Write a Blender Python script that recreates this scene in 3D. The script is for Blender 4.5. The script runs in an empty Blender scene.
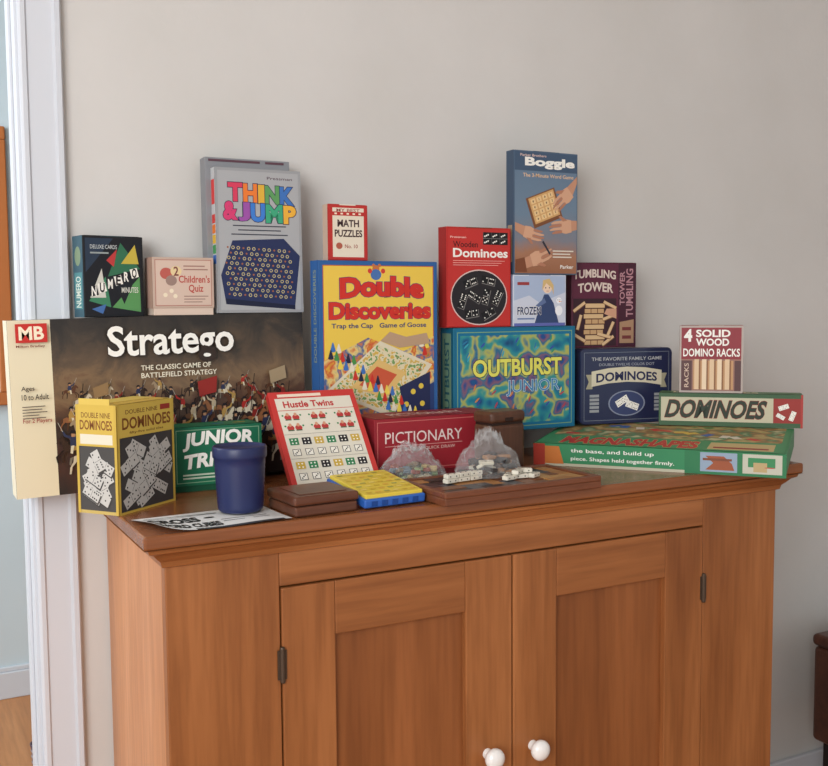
import bpy, bmesh, random
from math import *
from mathutils import Matrix, Vector, noise
sc=bpy.context.scene
try: sc.view_settings.view_transform='Standard'
except: pass

# ---------------------------------------------------------------- materials
def lin(c):
    o=[]
    for v in c:
        v=v/255.
        o.append(v/12.92 if v<=.04045 else ((v+.055)/1.055)**2.4)
    return (*o,1)
MC={}
def flat(c,rough=.5,name=None,metal=0,spec=.3):
    k=(tuple(c),rough,metal)
    if k in MC: return MC[k]
    m=bpy.data.materials.new(name or 'print_%d_%d_%d'%tuple(c)); m.use_nodes=True
    b=m.node_tree.nodes['Principled BSDF']
    b.inputs['Base Color'].default_value=lin(c); b.inputs['Roughness'].default_value=rough
    b.inputs['Metallic'].default_value=metal
    b.inputs['Specular IOR Level'].default_value=spec
    MC[k]=m; return m
def noise_mat(name,cols,scale=20,stretch=(1,1,1),rough=.55,detail=4,dist=0.,bump=0.,spec=.3,lo=.3,hi=.7,interp='LINEAR'):
    m=bpy.data.materials.new(name); m.use_nodes=True; nt=m.node_tree; b=nt.nodes['Principled BSDF']
    tc=nt.nodes.new('ShaderNodeTexCoord'); mp=nt.nodes.new('ShaderNodeMapping'); mp.inputs['Scale'].default_value=stretch
    n=nt.nodes.new('ShaderNodeTexNoise'); n.inputs['Scale'].default_value=scale; n.inputs['Detail'].default_value=detail
    n.inputs['Distortion'].default_value=dist
    r=nt.nodes.new('ShaderNodeValToRGB'); r.color_ramp.interpolation=interp
    e=r.color_ramp.elements
    while len(e)<len(cols): e.new(.5)
    for i,c in enumerate(cols):
        e[i].position=lo+(hi-lo)*i/(len(cols)-1); e[i].color=lin(c)
    nt.links.new(tc.outputs['Object'],mp.inputs['Vector']); nt.links.new(mp.outputs[0],n.inputs['Vector'])
    nt.links.new(n.outputs['Fac'],r.inputs[0]); nt.links.new(r.outputs[0],b.inputs['Base Color'])
    b.inputs['Roughness'].default_value=rough; b.inputs['Specular IOR Level'].default_value=spec
    if bump:
        bp=nt.nodes.new('ShaderNodeBump'); bp.inputs['Strength'].default_value=bump; bp.inputs['Distance'].default_value=.002
        nt.links.new(n.outputs['Fac'],bp.inputs['Height']); nt.links.new(bp.outputs[0],b.inputs['Normal'])
    return m
def scenery(name,stops,h,scale=14,amt=.5,rough=.45):
    # printed painting: colour bands over the face height broken up by noise
    m=bpy.data.materials.new(name); m.use_nodes=True; nt=m.node_tree; b=nt.nodes['Principled BSDF']; L=nt.links.new
    tc=nt.nodes.new('ShaderNodeTexCoord'); sp=nt.nodes.new('ShaderNodeSeparateXYZ'); L(tc.outputs['Object'],sp.inputs[0])
    n=nt.nodes.new('ShaderNodeTexNoise'); n.inputs['Scale'].default_value=scale; n.inputs['Detail'].default_value=6; n.inputs['Roughness'].default_value=.62; n.inputs['Distortion'].default_value=.6
    L(tc.outputs['Object'],n.inputs['Vector'])
    a=nt.nodes.new('ShaderNodeMath'); a.operation='MULTIPLY_ADD'; a.inputs[1].default_value=1/h; a.inputs[2].default_value=-amt/2; L(sp.outputs['Z'],a.inputs[0])
    c=nt.nodes.new('ShaderNodeMath'); c.operation='MULTIPLY_ADD'; c.inputs[1].default_value=amt; L(n.outputs['Fac'],c.inputs[0]); L(a.outputs[0],c.inputs[2])
    r=nt.nodes.new('ShaderNodeValToRGB'); e=r.color_ramp.elements
    while len(e)<len(stops): e.new(.5)
    for i,(p,col) in enumerate(stops): e[i].position=p; e[i].color=lin(col)
    L(c.outputs[0],r.inputs[0]); L(r.outputs[0],b.inputs['Base Color']); b.inputs['Roughness'].default_value=rough
    return m
def wood(name,cols,axis,scale=9,rough=.38):
    s={'x':(.06,1,1),'y':(1,.06,1),'z':(1,1,.06)}[axis]
    m=noise_mat(name,cols,scale,s,rough,6,1.2,0,.4,.25,.75)
    nt=m.node_tree; b=nt.nodes['Principled BSDF']
    mp=[n for n in nt.nodes if n.type=='MAPPING'][0]; r=[n for n in nt.nodes if n.type=='VALTORGB'][0]
    n2=nt.nodes.new('ShaderNodeTexNoise'); n2.inputs['Scale'].default_value=scale*14; n2.inputs['Detail'].default_value=3
    mx=nt.nodes.new('ShaderNodeMix'); mx.data_type='RGBA'; mx.blend_type='MULTIPLY'; mx.inputs[0].default_value=.35
    r2=nt.nodes.new('ShaderNodeValToRGB'); r2.color_ramp.elements[0].position=.35; r2.color_ramp.elements[0].color=(.55,.5,.45,1); r2.color_ramp.elements[1].position=.6
    nt.links.new(mp.outputs[0],n2.inputs['Vector']); nt.links.new(n2.outputs['Fac'],r2.inputs[0])
    nt.links.new(r.outputs[0],mx.inputs[6]); nt.links.new(r2.outputs[0],mx.inputs[7]); nt.links.new(mx.outputs[2],b.inputs['Base Color'])
    return m
HON=[(124,72,37),(154,96,53),(176,114,67)]
woodV=wood('honey_pine_vertical',HON,'z'); woodH=wood('honey_pine_horizontal',HON,'x')
woodP=wood('honey_pine_panel',[(110,62,33),(140,84,45),(162,100,57)],'z',6)
woodT=wood('honey_pine_top',[(108,62,36),(136,82,48),(158,98,60)],'x',8,.24)
woodS=wood('honey_pine_lit_side',[(168,110,70),(194,134,90),(210,152,110)],'z')  # paler copy of the pine: light from the doorway painted into the left side

# ---------------------------------------------------------------- mesh helpers
def link(o,parent=None):
    sc.collection.objects.link(o)
    if parent: o.parent=parent
    return o
def bm_box(bm,x0,y0,z0,x1,y1,z1,mi=0,bev=0,seg=2):
    r=bmesh.ops.create_cube(bm,size=1)
    vs=r['verts']
    for v in vs: v.co=Vector((x0+(v.co.x+.5)*(x1-x0),y0+(v.co.y+.5)*(y1-y0),z0+(v.co.z+.5)*(z1-z0)))
    fs=set(f for v in vs for f in v.link_faces)
    for f in fs: f.material_index=mi
    if bev:
        es=list(set(e for v in vs for e in v.link_edges))
        bmesh.ops.bevel(bm,geom=es,offset=bev,segments=seg,affect='EDGES',profile=.5,material=mi)
def mesh_obj(name,bm,mats,parent=None,smooth=False):
    me=bpy.data.meshes.new(name); bm.to_mesh(me); bm.free()
    for m in mats: me.materials.append(m)
    if smooth:
        for p in me.polygons: p.use_smooth=True
    return link(bpy.data.objects.new(name,me),parent)
def lathe(bm,prof,cx,cy,n=48,mi=0,M=None):
    rings=[]
    for r,z in prof:
        rings.append([bm.verts.new((cx+r*cos(2*pi*i/n),cy+r*sin(2*pi*i/n),z)) for i in range(n)] if r>1e-6 else [bm.verts.new((cx,cy,z))])
    for a,b in zip(rings,rings[1:]):
        for i in range(n):
            j=(i+1)%n
            if len(a)==1 and len(b)==1: continue
            if len(a)==1: f=bm.faces.new((a[0],b[i],b[j]))
            elif len(b)==1: f=bm.faces.new((a[i],a[j],b[0]))
            else: f=bm.faces.new((a[i],a[j],b[j],b[i]))
            f.material_index=mi
    if M:
        for rg in rings:
            for v in rg: v.co=M@v.co

# ---------------------------------------------------------------- printed artwork
TXT={}
def text_mesh(s,bold):
    k=(s,bold)
    if k in TXT: return TXT[k]
    cu=bpy.data.curves.new('t','FONT'); cu.body=s; cu.offset=bold; cu.resolution_u=3; cu.fill_mode='BOTH'
    ob=bpy.data.objects.new('t',cu); sc.collection.objects.link(ob)
    dg=bpy.context.evaluated_depsgraph_get(); dg.update()
    me=bpy.data.meshes.new_from_object(ob.evaluated_get(dg))
    V=[(v.co.x,v.co.y) for v in me.vertices]; P=[tuple(p.vertices) for p in me.polygons]
    bpy.data.objects.remove(ob); bpy.data.meshes.remove(me); bpy.data.curves.remove(cu)
    TXT[k]=(V,P); return TXT[k]
class Art:
    def __init__(s,parent,w,d,h):
        s.p=parent; s.w=w; s.d=d; s.h=h; s.bm=bmesh.new(); s.mats=[]; s.n={}; s.face('F')
    def face(s,f):
        s.f=f; w,d,h=s.w,s.d,s.h
        s.o,s.U,s.V,s.N,s.fw,s.fh={
         'F':(Vector((0,0,0)),Vector((1,0,0)),Vector((0,0,1)),Vector((0,-1,0)),w,h),
         'L':(Vector((0,d,0)),Vector((0,-1,0)),Vector((0,0,1)),Vector((-1,0,0)),d,h),
         'R':(Vector((w,0,0)),Vector((0,1,0)),Vector((0,0,1)),Vector((1,0,0)),d,h),
         'T':(Vector((0,0,h)),Vector((1,0,0)),Vector((0,1,0)),Vector((0,0,1)),w,d)}[f]
        s.n.setdefault(f,1); return s
    def mi(s,c):
        m=c if isinstance(c,bpy.types.Material) else flat(c)
        if m not in s.mats: s.mats.append(m)
        return s.mats.index(m)
    def put(s,pts,polys,c):
        k=s.n[s.f]; s.n[s.f]+=1
        off=.0003+.000010*k+(.0004 if s.f=='T' else 0); mi=s.mi(c)
        cl=lambda t:min(1,max(0,t))     # the print ends at the edge of the face
        vs=[s.bm.verts.new(s.o+s.U*(cl(u)*s.fw)+s.V*(cl(v)*s.fh)+s.N*off) for u,v in pts]
        for p in polys:
            try: f=s.bm.faces.new([vs[i] for i in p]); f.material_index=mi
            except ValueError: pass
        return s
    def poly(s,pts,c): return s.put(pts,[tuple(range(len(pts)))],c)
    def rect(s,a,b,c,d,col): return s.poly([(a,b),(c,b),(c,d),(a,d)],col)
    def rrect(s,u,v,ru,rv,ang,col):
        asp=s.fw/s.fh; ca,sa=cos(radians(ang)),sin(radians(ang))
        return s.poly([(u+x*ca-y*sa,v+(x*sa+y*ca)*asp) for x,y in((-ru,-rv),(ru,-rv),(ru,rv),(-ru,rv))],col)
    def ell(s,u,v,ru,rv,col,ang=0,n=20):
        ca,sa=cos(radians(ang)),sin(radians(ang)); asp=s.fw/s.fh
        pts=[]
        for i in range(n):
            x=ru*cos(2*pi*i/n); y=rv*sin(2*pi*i/n)/asp
            pts.append((u+x*ca-y*sa,v+(x*sa+y*ca)*asp))
        return s.poly(pts,col)
    def dots(s,pl,r,col,n=6):
        asp=s.fw/s.fh; pts=[];pg=[]
        for u,v in pl:
            b=len(pts)
            pts+=[(u+r*cos(2*pi*i/n),v+r*asp*sin(2*pi*i/n)) for i in range(n)]; pg.append(tuple(range(b,b+n)))
        return s.put(pts,pg,col)
    def text(s,t,a,b,c,d,col,bold=.012,out=None,ob=.05,shear=0,arc=0,vert=False):
        V,P=text_mesh(t,bold)
        if not V: return s
        x0=min(v[0] for v in V);x1=max(v[0] for v in V);y0=min(v[1] for v in V);y1=max(v[1] for v in V)
        def tf(x,y):
            fx=(x-x0)/(x1-x0); fy=(y-y0)/(y1-y0)
            if vert: return (c-(fy)*(c-a), b+fx*(d-b))
            return (a+fx*(c-a)+shear*fy*(c-a), b+fy*(d-b)+arc*(1-(2*fx-1)**2)*(d-b))
        if out is not None:
            V2,P2=text_mesh(t,bold+ob)
            s.put([tf(x,y) for x,y in V2],P2,out)
        return s.put([tf(x,y) for x,y in V],P,col)
    def frame(s,a,b,c,d,t,col):
        tv=t*s.fw/s.fh
        s.rect(a,b,c,b+tv,col);s.rect(a,d-tv,c,d,col);s.rect(a,b+tv,a+t,d-tv,col);s.rect(c-t,b+tv,c,d-tv,col);return s
    def domino(s,u,v,L,ang,col=(235,232,222),dot=(30,28,28),n1=4,n2=3,back=None,ds=.035):
        W=L*.48; asp=s.fw/s.fh
        if back is not None: s.rrect(u+L*.04,v-L*.04,L/2,W/2,ang,back)
        s.rrect(u,v,L/2,W/2,ang,col)
        ca,sa=cos(radians(ang)),sin(radians(ang))
        T=lambda x,y:(u+x*ca-y*sa, v+(x*sa+y*ca)*asp)
        pat={1:[(0,0)],2:[(-1,-1),(1,1)],3:[(-1,-1),(0,0),(1,1)],4:[(-1,-1),(1,1),(1,-1),(-1,1)],5:[(-1,-1),(1,1),(1,-1),(-1,1),(0,0)],6:[(-1,-1),(1,1),(1,-1),(-1,1),(0,-1),(0,1)]}
        pl=[T(-L/4+x*W*.25,y*W*.28) for x,y in pat[n1]]+[T(L/4+x*W*.25,y*W*.28) for x,y in pat[n2]]
        s.dots(pl,L*ds,dot); s.rrect(*T(0,0),L*.008,W*.42,ang,dot); return s
    def done(s,name='printed_artwork'):
        o=mesh_obj(name,s.bm,s.mats,s.p); return o
def place(o,loc,psi=0,lean=0,roll=0):
    o.matrix_world=Matrix.Translation(loc)@Matrix.Rotation(radians(psi),4,'Z')@Matrix.Rotation(-radians(lean),4,'X')@Matrix.Rotation(-radians(roll),4,'Y')
def gbox(name,dim,loc,col,psi=0,lean=0,roll=0,kind='lid',base=None,bev=.0012):
    w,d,h=dim; bm=bmesh.new()
    c=col if isinstance(col,bpy.types.Material) else flat(col)
    b=flat(base if base else (225,220,208),.7)
    if kind=='lid':
        k=.8*d; e=.0012
        bm_box(bm,0,0,0,w,k,h,0,bev); bm_box(bm,e,k*.5,e,w-e,d,h-e,1,bev*.6)
    elif kind=='flat':
        e=.0015
        bm_box(bm,0,0,h*.12,w,d,h,0,bev); bm_box(bm,e,e,0,w-e,d-e,h*.6,1,bev*.6)
    else:
        bm_box(bm,0,0,0,w,d,h,0,bev)
        bm_box(bm,w*.03,d*.12,h-.0005,w*.97,d*.98,h+.0006,0,.0004,1)
        bm_box(bm,w*.3,-.0001,h-.0015,w*.7,.002,h+.0003,1,0)
    o=mesh_obj(name,bm,[c,b]); place(o,loc,psi,lean,roll)
    return o,Art(o,w,d,h)

W=(240,238,230); K=(25,24,26)
rnd=random.Random(4)

# ================================================================ ROOM
wallm=noise_mat('painted_plaster_warm_grey',[(200,198,193),(204,202,198),(208,206,202)],3,rough=.85,bump=.0,spec=.15)
n=wallm.node_tree; tcn=[x for x in n.nodes if x.type=='TEX_COORD'][0]
nn=n.nodes.new('ShaderNodeTexNoise'); nn.inputs['Scale'].default_value=45; nn.inputs['Detail'].default_value=3
bp=n.nodes.new('ShaderNodeBump'); bp.inputs['Strength'].default_value=.3; bp.inputs['Distance'].default_value=.002
n.links.new(tcn.outputs['Object'],nn.inputs['Vector']); n.links.new(nn.outputs['Fac'],bp.inputs['Height']); n.links.new(bp.outputs[0],n.nodes['Principled BSDF'].inputs['Normal'])
hallm=noise_mat('painted_plaster_pale_blue',[(192,206,212),(198,211,216)],3,rough=.85,spec=.15)
trimm=flat((202,206,212),.45,'trim_white_paint')
floorm=wood('floor_oak',[(160,104,58),(188,128,78),(204,146,96)],'y',7,.4)
bm=bmesh.new()
JX=-.083
bm_box(bm,JX+.006,0,0,3.2,.12,2.6); bm_box(bm,-.98,0,2.05,JX+.006,.12,2.6); bm_box(bm,-2.6,0,0,-.98,.12,2.6)
mesh_obj('wall_back',bm,[wallm])
bm=bmesh.new(); bm_box(bm,-2.6,1.56,0,3.2,1.66,2.6); mesh_obj('wall_hall',bm,[hallm])
bm=bmesh.new(); bm_box(bm,-2.6,-3.6,-.05,3.2,1.66,0); mesh_obj('floor',bm,[floorm])
bm=bmesh.new(); bm_box(bm,-2.6,-3.6,2.6,3.2,1.66,2.65); mesh_obj('ceiling',bm,[flat((238,238,236),.9,'ceiling_white')])
bm=bmesh.new(); bm_box(bm,3.2,-3.6,0,3.3,1.66,2.6); mesh_obj('wall_right',bm,[wallm])
bm=bmesh.new()
bm_box(bm,-2.6,1.542,0,3.2,1.56,.085,0,.003); bm_box(bm,-2.6,1.548,.085,3.2,1.56,.10,0,.003)
mesh_obj('baseboard_hall',bm,[trimm])
bm=bmesh.new(); bm_box(bm,-.013,-.014,0,3.2,0,.05,0,.003); mesh_obj('baseboard_back',bm,[trimm])
def casing(bm,x0,x1,z0,z1):
    w=x1-x0
    prof=[(0,0),(0,-.009),(.06,-.012),(.16,-.012),(.2,-.008),(.78,-.010),(.84,-.016),(.96,-.016),(1,-.012),(1,0)]
    lo=[bm.verts.new((x0+p*w,q,z0)) for p,q in prof]; hi=[bm.verts.new((x0+p*w,q,z1)) for p,q in prof]
    for i in range(len(prof)-1): bm.faces.new((lo[i],lo[i+1],hi[i+1],hi[i]))
    bm.faces.new(hi[::-1]); bm.faces.new(lo)
bm=bmesh.new(); casing(bm,-.081,-.014,0,2.13); casing(bm,-1.075,-.985,0,2.13)
bm_box(bm,-1.075,-.014,2.05,-.014,0,2.14,0,.003)
bm_box(bm,JX-.003,0,0,JX+.006,.12,2.05,0,.001); bm_box(bm,-.98,0,0,-.965,.12,2.05,0,.001); bm_box(bm,-.965,0,2.035,JX-.003,.12,2.05,0,.001)
bm_box(bm,JX-.008,.04,0,JX-.003,.075,2.035,0,.001)
mesh_obj('trim_1',bm,[trimm])
bm=bmesh.new()
x0,x1,z0,z1,y=-.55,.058,.93,1.78,1.535; t=.04
for a in((x0,z0,x1,z0+t),(x0,z1-t,x1,z1),(x0,z0+t,x0+t,z1-t),(x1-t,z0+t,x1,z1-t)): bm_box(bm,a[0],y,a[1],a[2],1.56,a[3],0,.004)
bm_box(bm,x0+t,1.548,z0+t,x1-t,1.56,z1-t,1)
mesh_obj('picture_frame',bm,[flat((176,104,54),.4,'frame_oak'),flat((205,196,178),.6,'picture_mat')])

# ================================================================ CABINET
cab=bpy.data.objects.new('wooden_cabinet',None); link(cab)
Wd=1.25; D=.45; yf=-D+.035
def part(name,boxes,mat,bev=.002):
    bm=bmesh.new()
    for b in boxes: bm_box(bm,*b,0,bev)
    return mesh_obj(name,bm,[mat],cab)
bm=bmesh.new(); bm_box(bm,0,-D,.9,Wd,-.002,.92,0,.004,3)
mesh_obj('top',bm,[woodT],cab)
bm=bmesh.new()
prof=[(.0,.9),(.006,.9),(.008,.893),(.016,.889),(.022,.882),(.028,.876),(.030,.868),(.035,.866)]
path=lambda o:[(o,-.003),(o,-D+o),(Wd-o,-D+o),(Wd-o,-.003)]
rows=[[bm.verts.new((x,y,z)) for x,y in path(o)] for o,z in prof]
for a,b in zip(rows,rows[1:]):
    for i in range(3): bm.faces.new((a[i],a[i+1],b[i+1],b[i]))
bm.normal_update(); mesh_obj('cove_moulding',bm,[woodH],cab)
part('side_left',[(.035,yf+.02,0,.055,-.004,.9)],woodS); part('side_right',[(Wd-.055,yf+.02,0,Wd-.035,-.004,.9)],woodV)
part('stiles',[(.035,yf,0,.202,yf+.022,.9),(1.029,yf,0,Wd-.035,yf+.022,.9)],woodV)
part('top_rail',[(.202,yf+.0004,.8165,1.029,yf+.022,.9)],woodH)
part('bottom_rail',[(.202,yf+.0004,0,1.029,yf+.022,.12)],woodH)
part('carcass_back',[(.055,-.014,.02,Wd-.055,-.006,.9)],woodP,0)
part('shelf',[(.055,yf+.03,.1,Wd-.055,-.014,.12)],woodH,0)
def door(nm,x0,x1,pl,pr):
    zb,zt=.123,.8140; zp=.7315
    part(nm+'_stiles',[(x0,yf-.002,zb,pl,yf+.02,zt),(pr,yf-.002,zb,x1,yf+.02,zt)],woodV,.0018)
    part(nm+'_rails',[(pl,yf-.0016,zp,pr,yf+.02,zt),(pl,yf-.0016,zb,pr,yf+.02,zb+.1)],woodH,.0018)
    part(nm+'_panel',[(pl-.004,yf+.009,zb+.09,pr+.004,yf+.016,zp+.005)],woodP,0)
door('door_left',.2040,.6060,.289,.517); door('door_right',.6090,1.0270,.6967,.937)
por=flat((238,236,232),.12,'white_porcelain',spec=.6)
for i,(x,z) in enumerate([(.5575,.487),(.6475,.482)]):
    bm=bmesh.new(); M=Matrix.Translation((x,yf-.002,z))@Matrix.Rotation(radians(90),4,'X')
    lathe(bm,[(.009,0),(.008,.006),(.0075,.010),(.012,.014),(.0165,.019),(.0175,.024),(.016,.029),(.011,.033),(.004,.035),(0,.0352)],0,0,32,0,M)
    mesh_obj('knob_%d'%(i+1),bm,[por],cab,True)
hm=flat((88,74,62),.45,'aged_brass',.6)
for i,(x,z) in enumerate([(.203,.70),(1.028,.70),(.203,.25),(1.028,.25)]):
    bm=bmesh.new(); lathe(bm,[(0,z-.028),(.003,z-.027),(.004,z-.025),(.004,z+.025),(.003,z+.027),(0,z+.028)],x,yf-.004,16)
    bm_box(bm,x-.007,yf-.0035,z-.022,x+.007,yf-.0015,z+.022)
    mesh_obj('hinge_%d'%(i+1),bm,[hm],cab)

# ================================================================ GAME BOXES
# --- large battlefield strategy game
o,A=gbox('battle_strategy_game_box',(.50,.055,.287),(-.116,-.075,.9195),(70,56,44),roll=1.2,base=(222,212,186))
sky=scenery('painting_battlefield',[(.0,(32,24,22)),(.22,(66,36,30)),(.36,(46,33,28)),(.5,(84,56,40)),(.62,(120,94,66)),(.74,(88,70,52)),(.88,(52,44,36)),(1,(34,29,25))],.287,17,.62)
A.rect(0,0,1,1,(222,212,182)).rect(.13,0,1,1,sky)
def rider(u,v,s,hc,rc,fl=1):
    f=fl; T=lambda pts:[(u+x*s*f,v+y*s*1.7) for x,y in pts]
    dk_=tuple(int(c*.6) for c in hc)
    A.poly(T([(-.5,.2),(-.62,.15),(-.66,-.1),(-.6,-.15),(-.54,.05)]),dk_)
    for lx,kx in((-.45,-.62),(-.3,-.25),(.25,.5),(.36,.7)): A.poly(T([(lx,.08),(lx+.13,.05),(kx+.07,-.22),(kx+.02,-.5),(kx-.05,-.5),(kx-.02,-.24)]),dk_ if kx in(-.25,.7) else hc)
    A.poly(T([(-.5,.0),(-.48,.2),(-.3,.28),(-.1,.24),(.2,.28),(.42,.62),(.5,.68),(.66,.52),(.72,.38),(.66,.34),(.52,.42),(.45,.1),(.35,-.04),(.0,-.06),(-.3,-.04)]),hc)
    A.poly(T([(.2,.3),(.42,.66),(.36,.66),(.14,.36)]),dk_)
    A.poly(T([(-.2,.05),(.02,.0),(.08,.22),(-.12,.25)]),(150,120,70))
    A.poly(T([(-.15,.2),(.15,.2),(.14,.5),(.1,.62),(-.1,.62),(-.18,.4)]),rc); A.poly(T([(.05,.5),(.38,.66),(.46,.9),(.4,.92),(.3,.74),(.02,.62)]),rc)
    A.poly(T([(.42,.88),(.45,.88),(.62,1.3),(.6,1.3)]),(176,172,160)); A.poly(T([(-.02,.24),(.12,.22),(.16,-.1),(.06,-.14)]),(206,196,170))
    A.poly(T([(-.06,.62),(.08,.62),(.08,.78),(-.06,.78)]),(176,132,98)); A.poly(T([(-.16,.74),(.16,.78),(.08,.92),(-.08,.9)]),(30,26,30))
hcs=[(196,184,160),(84,50,32),(52,34,26),(134,86,54),(104,70,48),(150,130,104)]; rcs=[(160,40,34),(150,44,38),(44,50,78),(166,132,70),(178,160,132),(124,36,30),(40,34,36)]
N=56
for i in range(N):
    f=i/N; u=.18+.77*((i*.381)%1); v=.58-.44*f; rider(u,v,.038+.050*f,rnd.choice(hcs),rnd.choice(rcs),rnd.choice((1,-1,1)))
for i in range(12):
    u=.2+.065*i; v=.5-.03*(i%3); A.poly([(u,v-.1),(u+.003,v-.1),(u+.022,v+.13),(u+.019,v+.13)],(50,36,28))
A.poly([(.60,.60),(.67,.63),(.665,.53),(.605,.51)],(140,38,32)).poly([(.86,.64),(.92,.67),(.925,.59),(.865,.56)],(156,136,106)).poly([(.25,.6),(.30,.63),(.30,.56),(.255,.54)],(140,112,76))
A.text('Stratego',.305,.72,.735,.95,W,.02,out=(52,40,34),ob=.02)
A.text('THE CLASSIC GAME OF',.41,.685,.65,.715,(235,228,205),.01).text('BATTLEFIELD STRATEGY',.41,.64,.67,.67,(235,228,205),.01)
A.rect(.022,.875,.118,.98,(190,44,38)).text('MB',.032,.89,.108,.965,(238,226,200),.03).text('Milton Bradley',.022,.845,.11,.862,(120,50,40))
A.text('Ages',.03,.60,.07,.632,K,.01).text('10 to Adult',.03,.555,.112,.587,K,.01).text('For 2 Players',.03,.42,.118,.45,(150,40,36),.01)
for i,k in enumerate((.07,.06,.075,.05,.07)): A.rect(.03,.515-.016*i,.03+k,.520-.016*i,(90,80,70))
A.face('L').rect(0,0,1,1,(222,212,186)); A.done()

# --- number card game
o,A=gbox('number_card_game_box',(.104,.044,.134),(-.002,-.073,1.2105),(30,32,36),psi=11,kind='tuck',base=(40,60,64))
A.rect(.04,.03,.96,.97,(28,30,36))
A.poly([(.04,.55),(.04,.97),(.5,.97)],(44,58,76)).poly([(.08,.2),(.44,.12),(.36,.5)],(64,130,96)).poly([(.46,.12),(.94,.06),(.93,.5)],(90,150,90)).poly([(.4,.5),(.62,.92),(.94,.6)],(52,110,80))
A.poly([(.10,.24),(.30,.60),(.36,.24)],(206,206,196)).poly([(.52,.40),(.88,.52),(.66,.16)],(30,34,40)).poly([(.62,.66),(.86,.9),(.92,.66)],(196,176,70)).poly([(.5,.62),(.56,.84),(.38,.7)],(184,60,60)).poly([(.12,.1),(.3,.04),(.36,.16)],(70,110,170))
for i,ch in enumerate('NUMERO'):
    u=.10+.135*i; v=.26+.045*i; A.rrect(u+.065,v+.06,.062,.075,14,W if i%2 else (28,30,36)); A.text(ch,u+.025,v,u+.105,v+.12,K if i%2 else W,.03)
A.text('DELUXE CARDS',.12,.84,.56,.89,(190,196,196),.01).rect(.12,.78,.42,.80,(150,160,160)).text('MINUTES',.62,.3,.9,.37,(220,220,210),.01)
A.face('L').rect(0,0,1,1,(34,74,88)).rect(.12,.1,.88,.55,(60,120,124)).ell(.5,.75,.3,.12,(110,130,100)).text('NUMERO',.25,.12,.75,.5,(204,210,196),.01,vert=True)
A.face('T').rect(.05,.1,.95,.9,(60,66,62)); A.done()

# --- children's quiz
o,A=gbox('quiz_game_box',(.106,.05,.098),(.109,-.078,1.2125),(190,166,150),kind='flat',base=(210,190,174))
A.rect(.04,.16,.96,.96,(206,182,166)).frame(.04,.16,.96,.96,.012,(170,116,104))
A.ell(.22,.72,.1,.1,(180,90,80)).ell(.38,.76,.09,.09,(220,198,150)).ell(.3,.6,.09,.09,(150,124,114)).text('2',.34,.68,.42,.84,(120,60,60),.02)
A.text("Children's",.42,.56,.93,.69,(176,70,62),.02).text('Quiz',.58,.38,.82,.53,(176,70,62),.02)
for i in range(3): A.rect(.5,.32-.05*i,.9-.05*i,.335-.05*i,(140,110,100))
A.rect(.5,.78,.9,.8,(150,110,100)).rect(.5,.84,.85,.86,(150,110,100)).dots([(.2,.35),(.3,.42),(.36,.33)],.035,(230,216,190),12)
A.face('L').rect(0,.12,1,1,(184,150,134)); A.done()

# --- peg jumping strategy game, lid in front of its tray
o,A=gbox('peg_jumping_game_box',(.158,.026,.252),(.222,-.078,1.2155),(150,152,154),lean=1.5,kind='lid',base=(120,122,124))
A.rect(.0,.0,1,1,(150,152,154)).rect(.03,.02,.97,.98,(164,166,168))
def multi(s,a,b,c,d,cols,ws,sl=0):
    tot=sum(ws); u=a
    for i,(ch,cw) in enumerate(zip(s,ws)):
        du=(c-a)*cw/tot
        A.text(ch,u+du*.02,b+sl*i,u+du*.98,d+sl*i,cols[i%len(cols)],.055,out=(40,40,70),ob=.03); u+=du
RB=[(204,52,46),(226,118,40),(222,178,48),(66,150,84),(60,110,190)]
A.text('Pressman',.6,.93,.9,.95,(80,60,70),.01)
multi('THINK',.14,.77,.92,.90,[(206,60,90),(226,120,50),(216,170,60),(90,150,90),(60,110,180)],[1,1,.45,1,1],-.004)
multi('&JUMP',.08,.64,.94,.77,[(206,60,110),(150,80,160),(60,120,200),(60,160,120),(226,170,60)],[1,.8,1,1.2,.9],-.004)
for i,k in enumerate((.62,.5,.66)): A.rect(.5-k/2,.60-.03*i,.5+k/2,.608-.03*i,(60,62,72))
A.poly([(.08,.10),(.9,.05),(.97,.40),(.78,.52),(.18,.50),(.04,.26)],(36,46,84)).poly([(.08,.10),(.9,.05),(.9,.02),(.09,.06)],(24,30,56))
hx=[];hy=[]
for r in range(10):
    for c in range(13):
        u=.13+.060*c+(.03 if r%2 else 0)-.004*r; v=.13+.036*r-.002*c
        if .1<u<.92 and v<.48: (hx if (r+c)%3 else hy).append((u,v))
A.dots(hx,.021,(190,176,120)).dots(hx,.013,(42,56,104)).dots(hy,.012,(150,90,60))
A.face('L').rect(0,0,1,1,(190,192,194))
for i,c in enumerate(RB): A.rect(.2,.62-.07*i,.9,.68-.07*i,c)
A.rect(.2,.75,.9,.92,(210,60,60)).done()
bm=bmesh.new(); t=.002; w2,h2=.146,.272
bm_box(bm,-.010,.0215,.001,w2,.0235,h2,0,.0008); bm_box(bm,-.010,.0235,h2-t,w2,.052,h2,0); bm_box(bm,-.010,.0235,.001,-.010+t,.052,h2-t,0); bm_box(bm,w2-t,.0235,.001,w2,.052,h2-t,0)
bm_box(bm,-.004,.0208,h2-.007,.09,.0216,h2-.003,1); bm_box(bm,.1,.0208,h2-.007,.135,.0216,h2-.003,1)
mesh_obj('tray',bm,[flat((132,134,138)),flat((90,60,70))],o)

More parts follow.
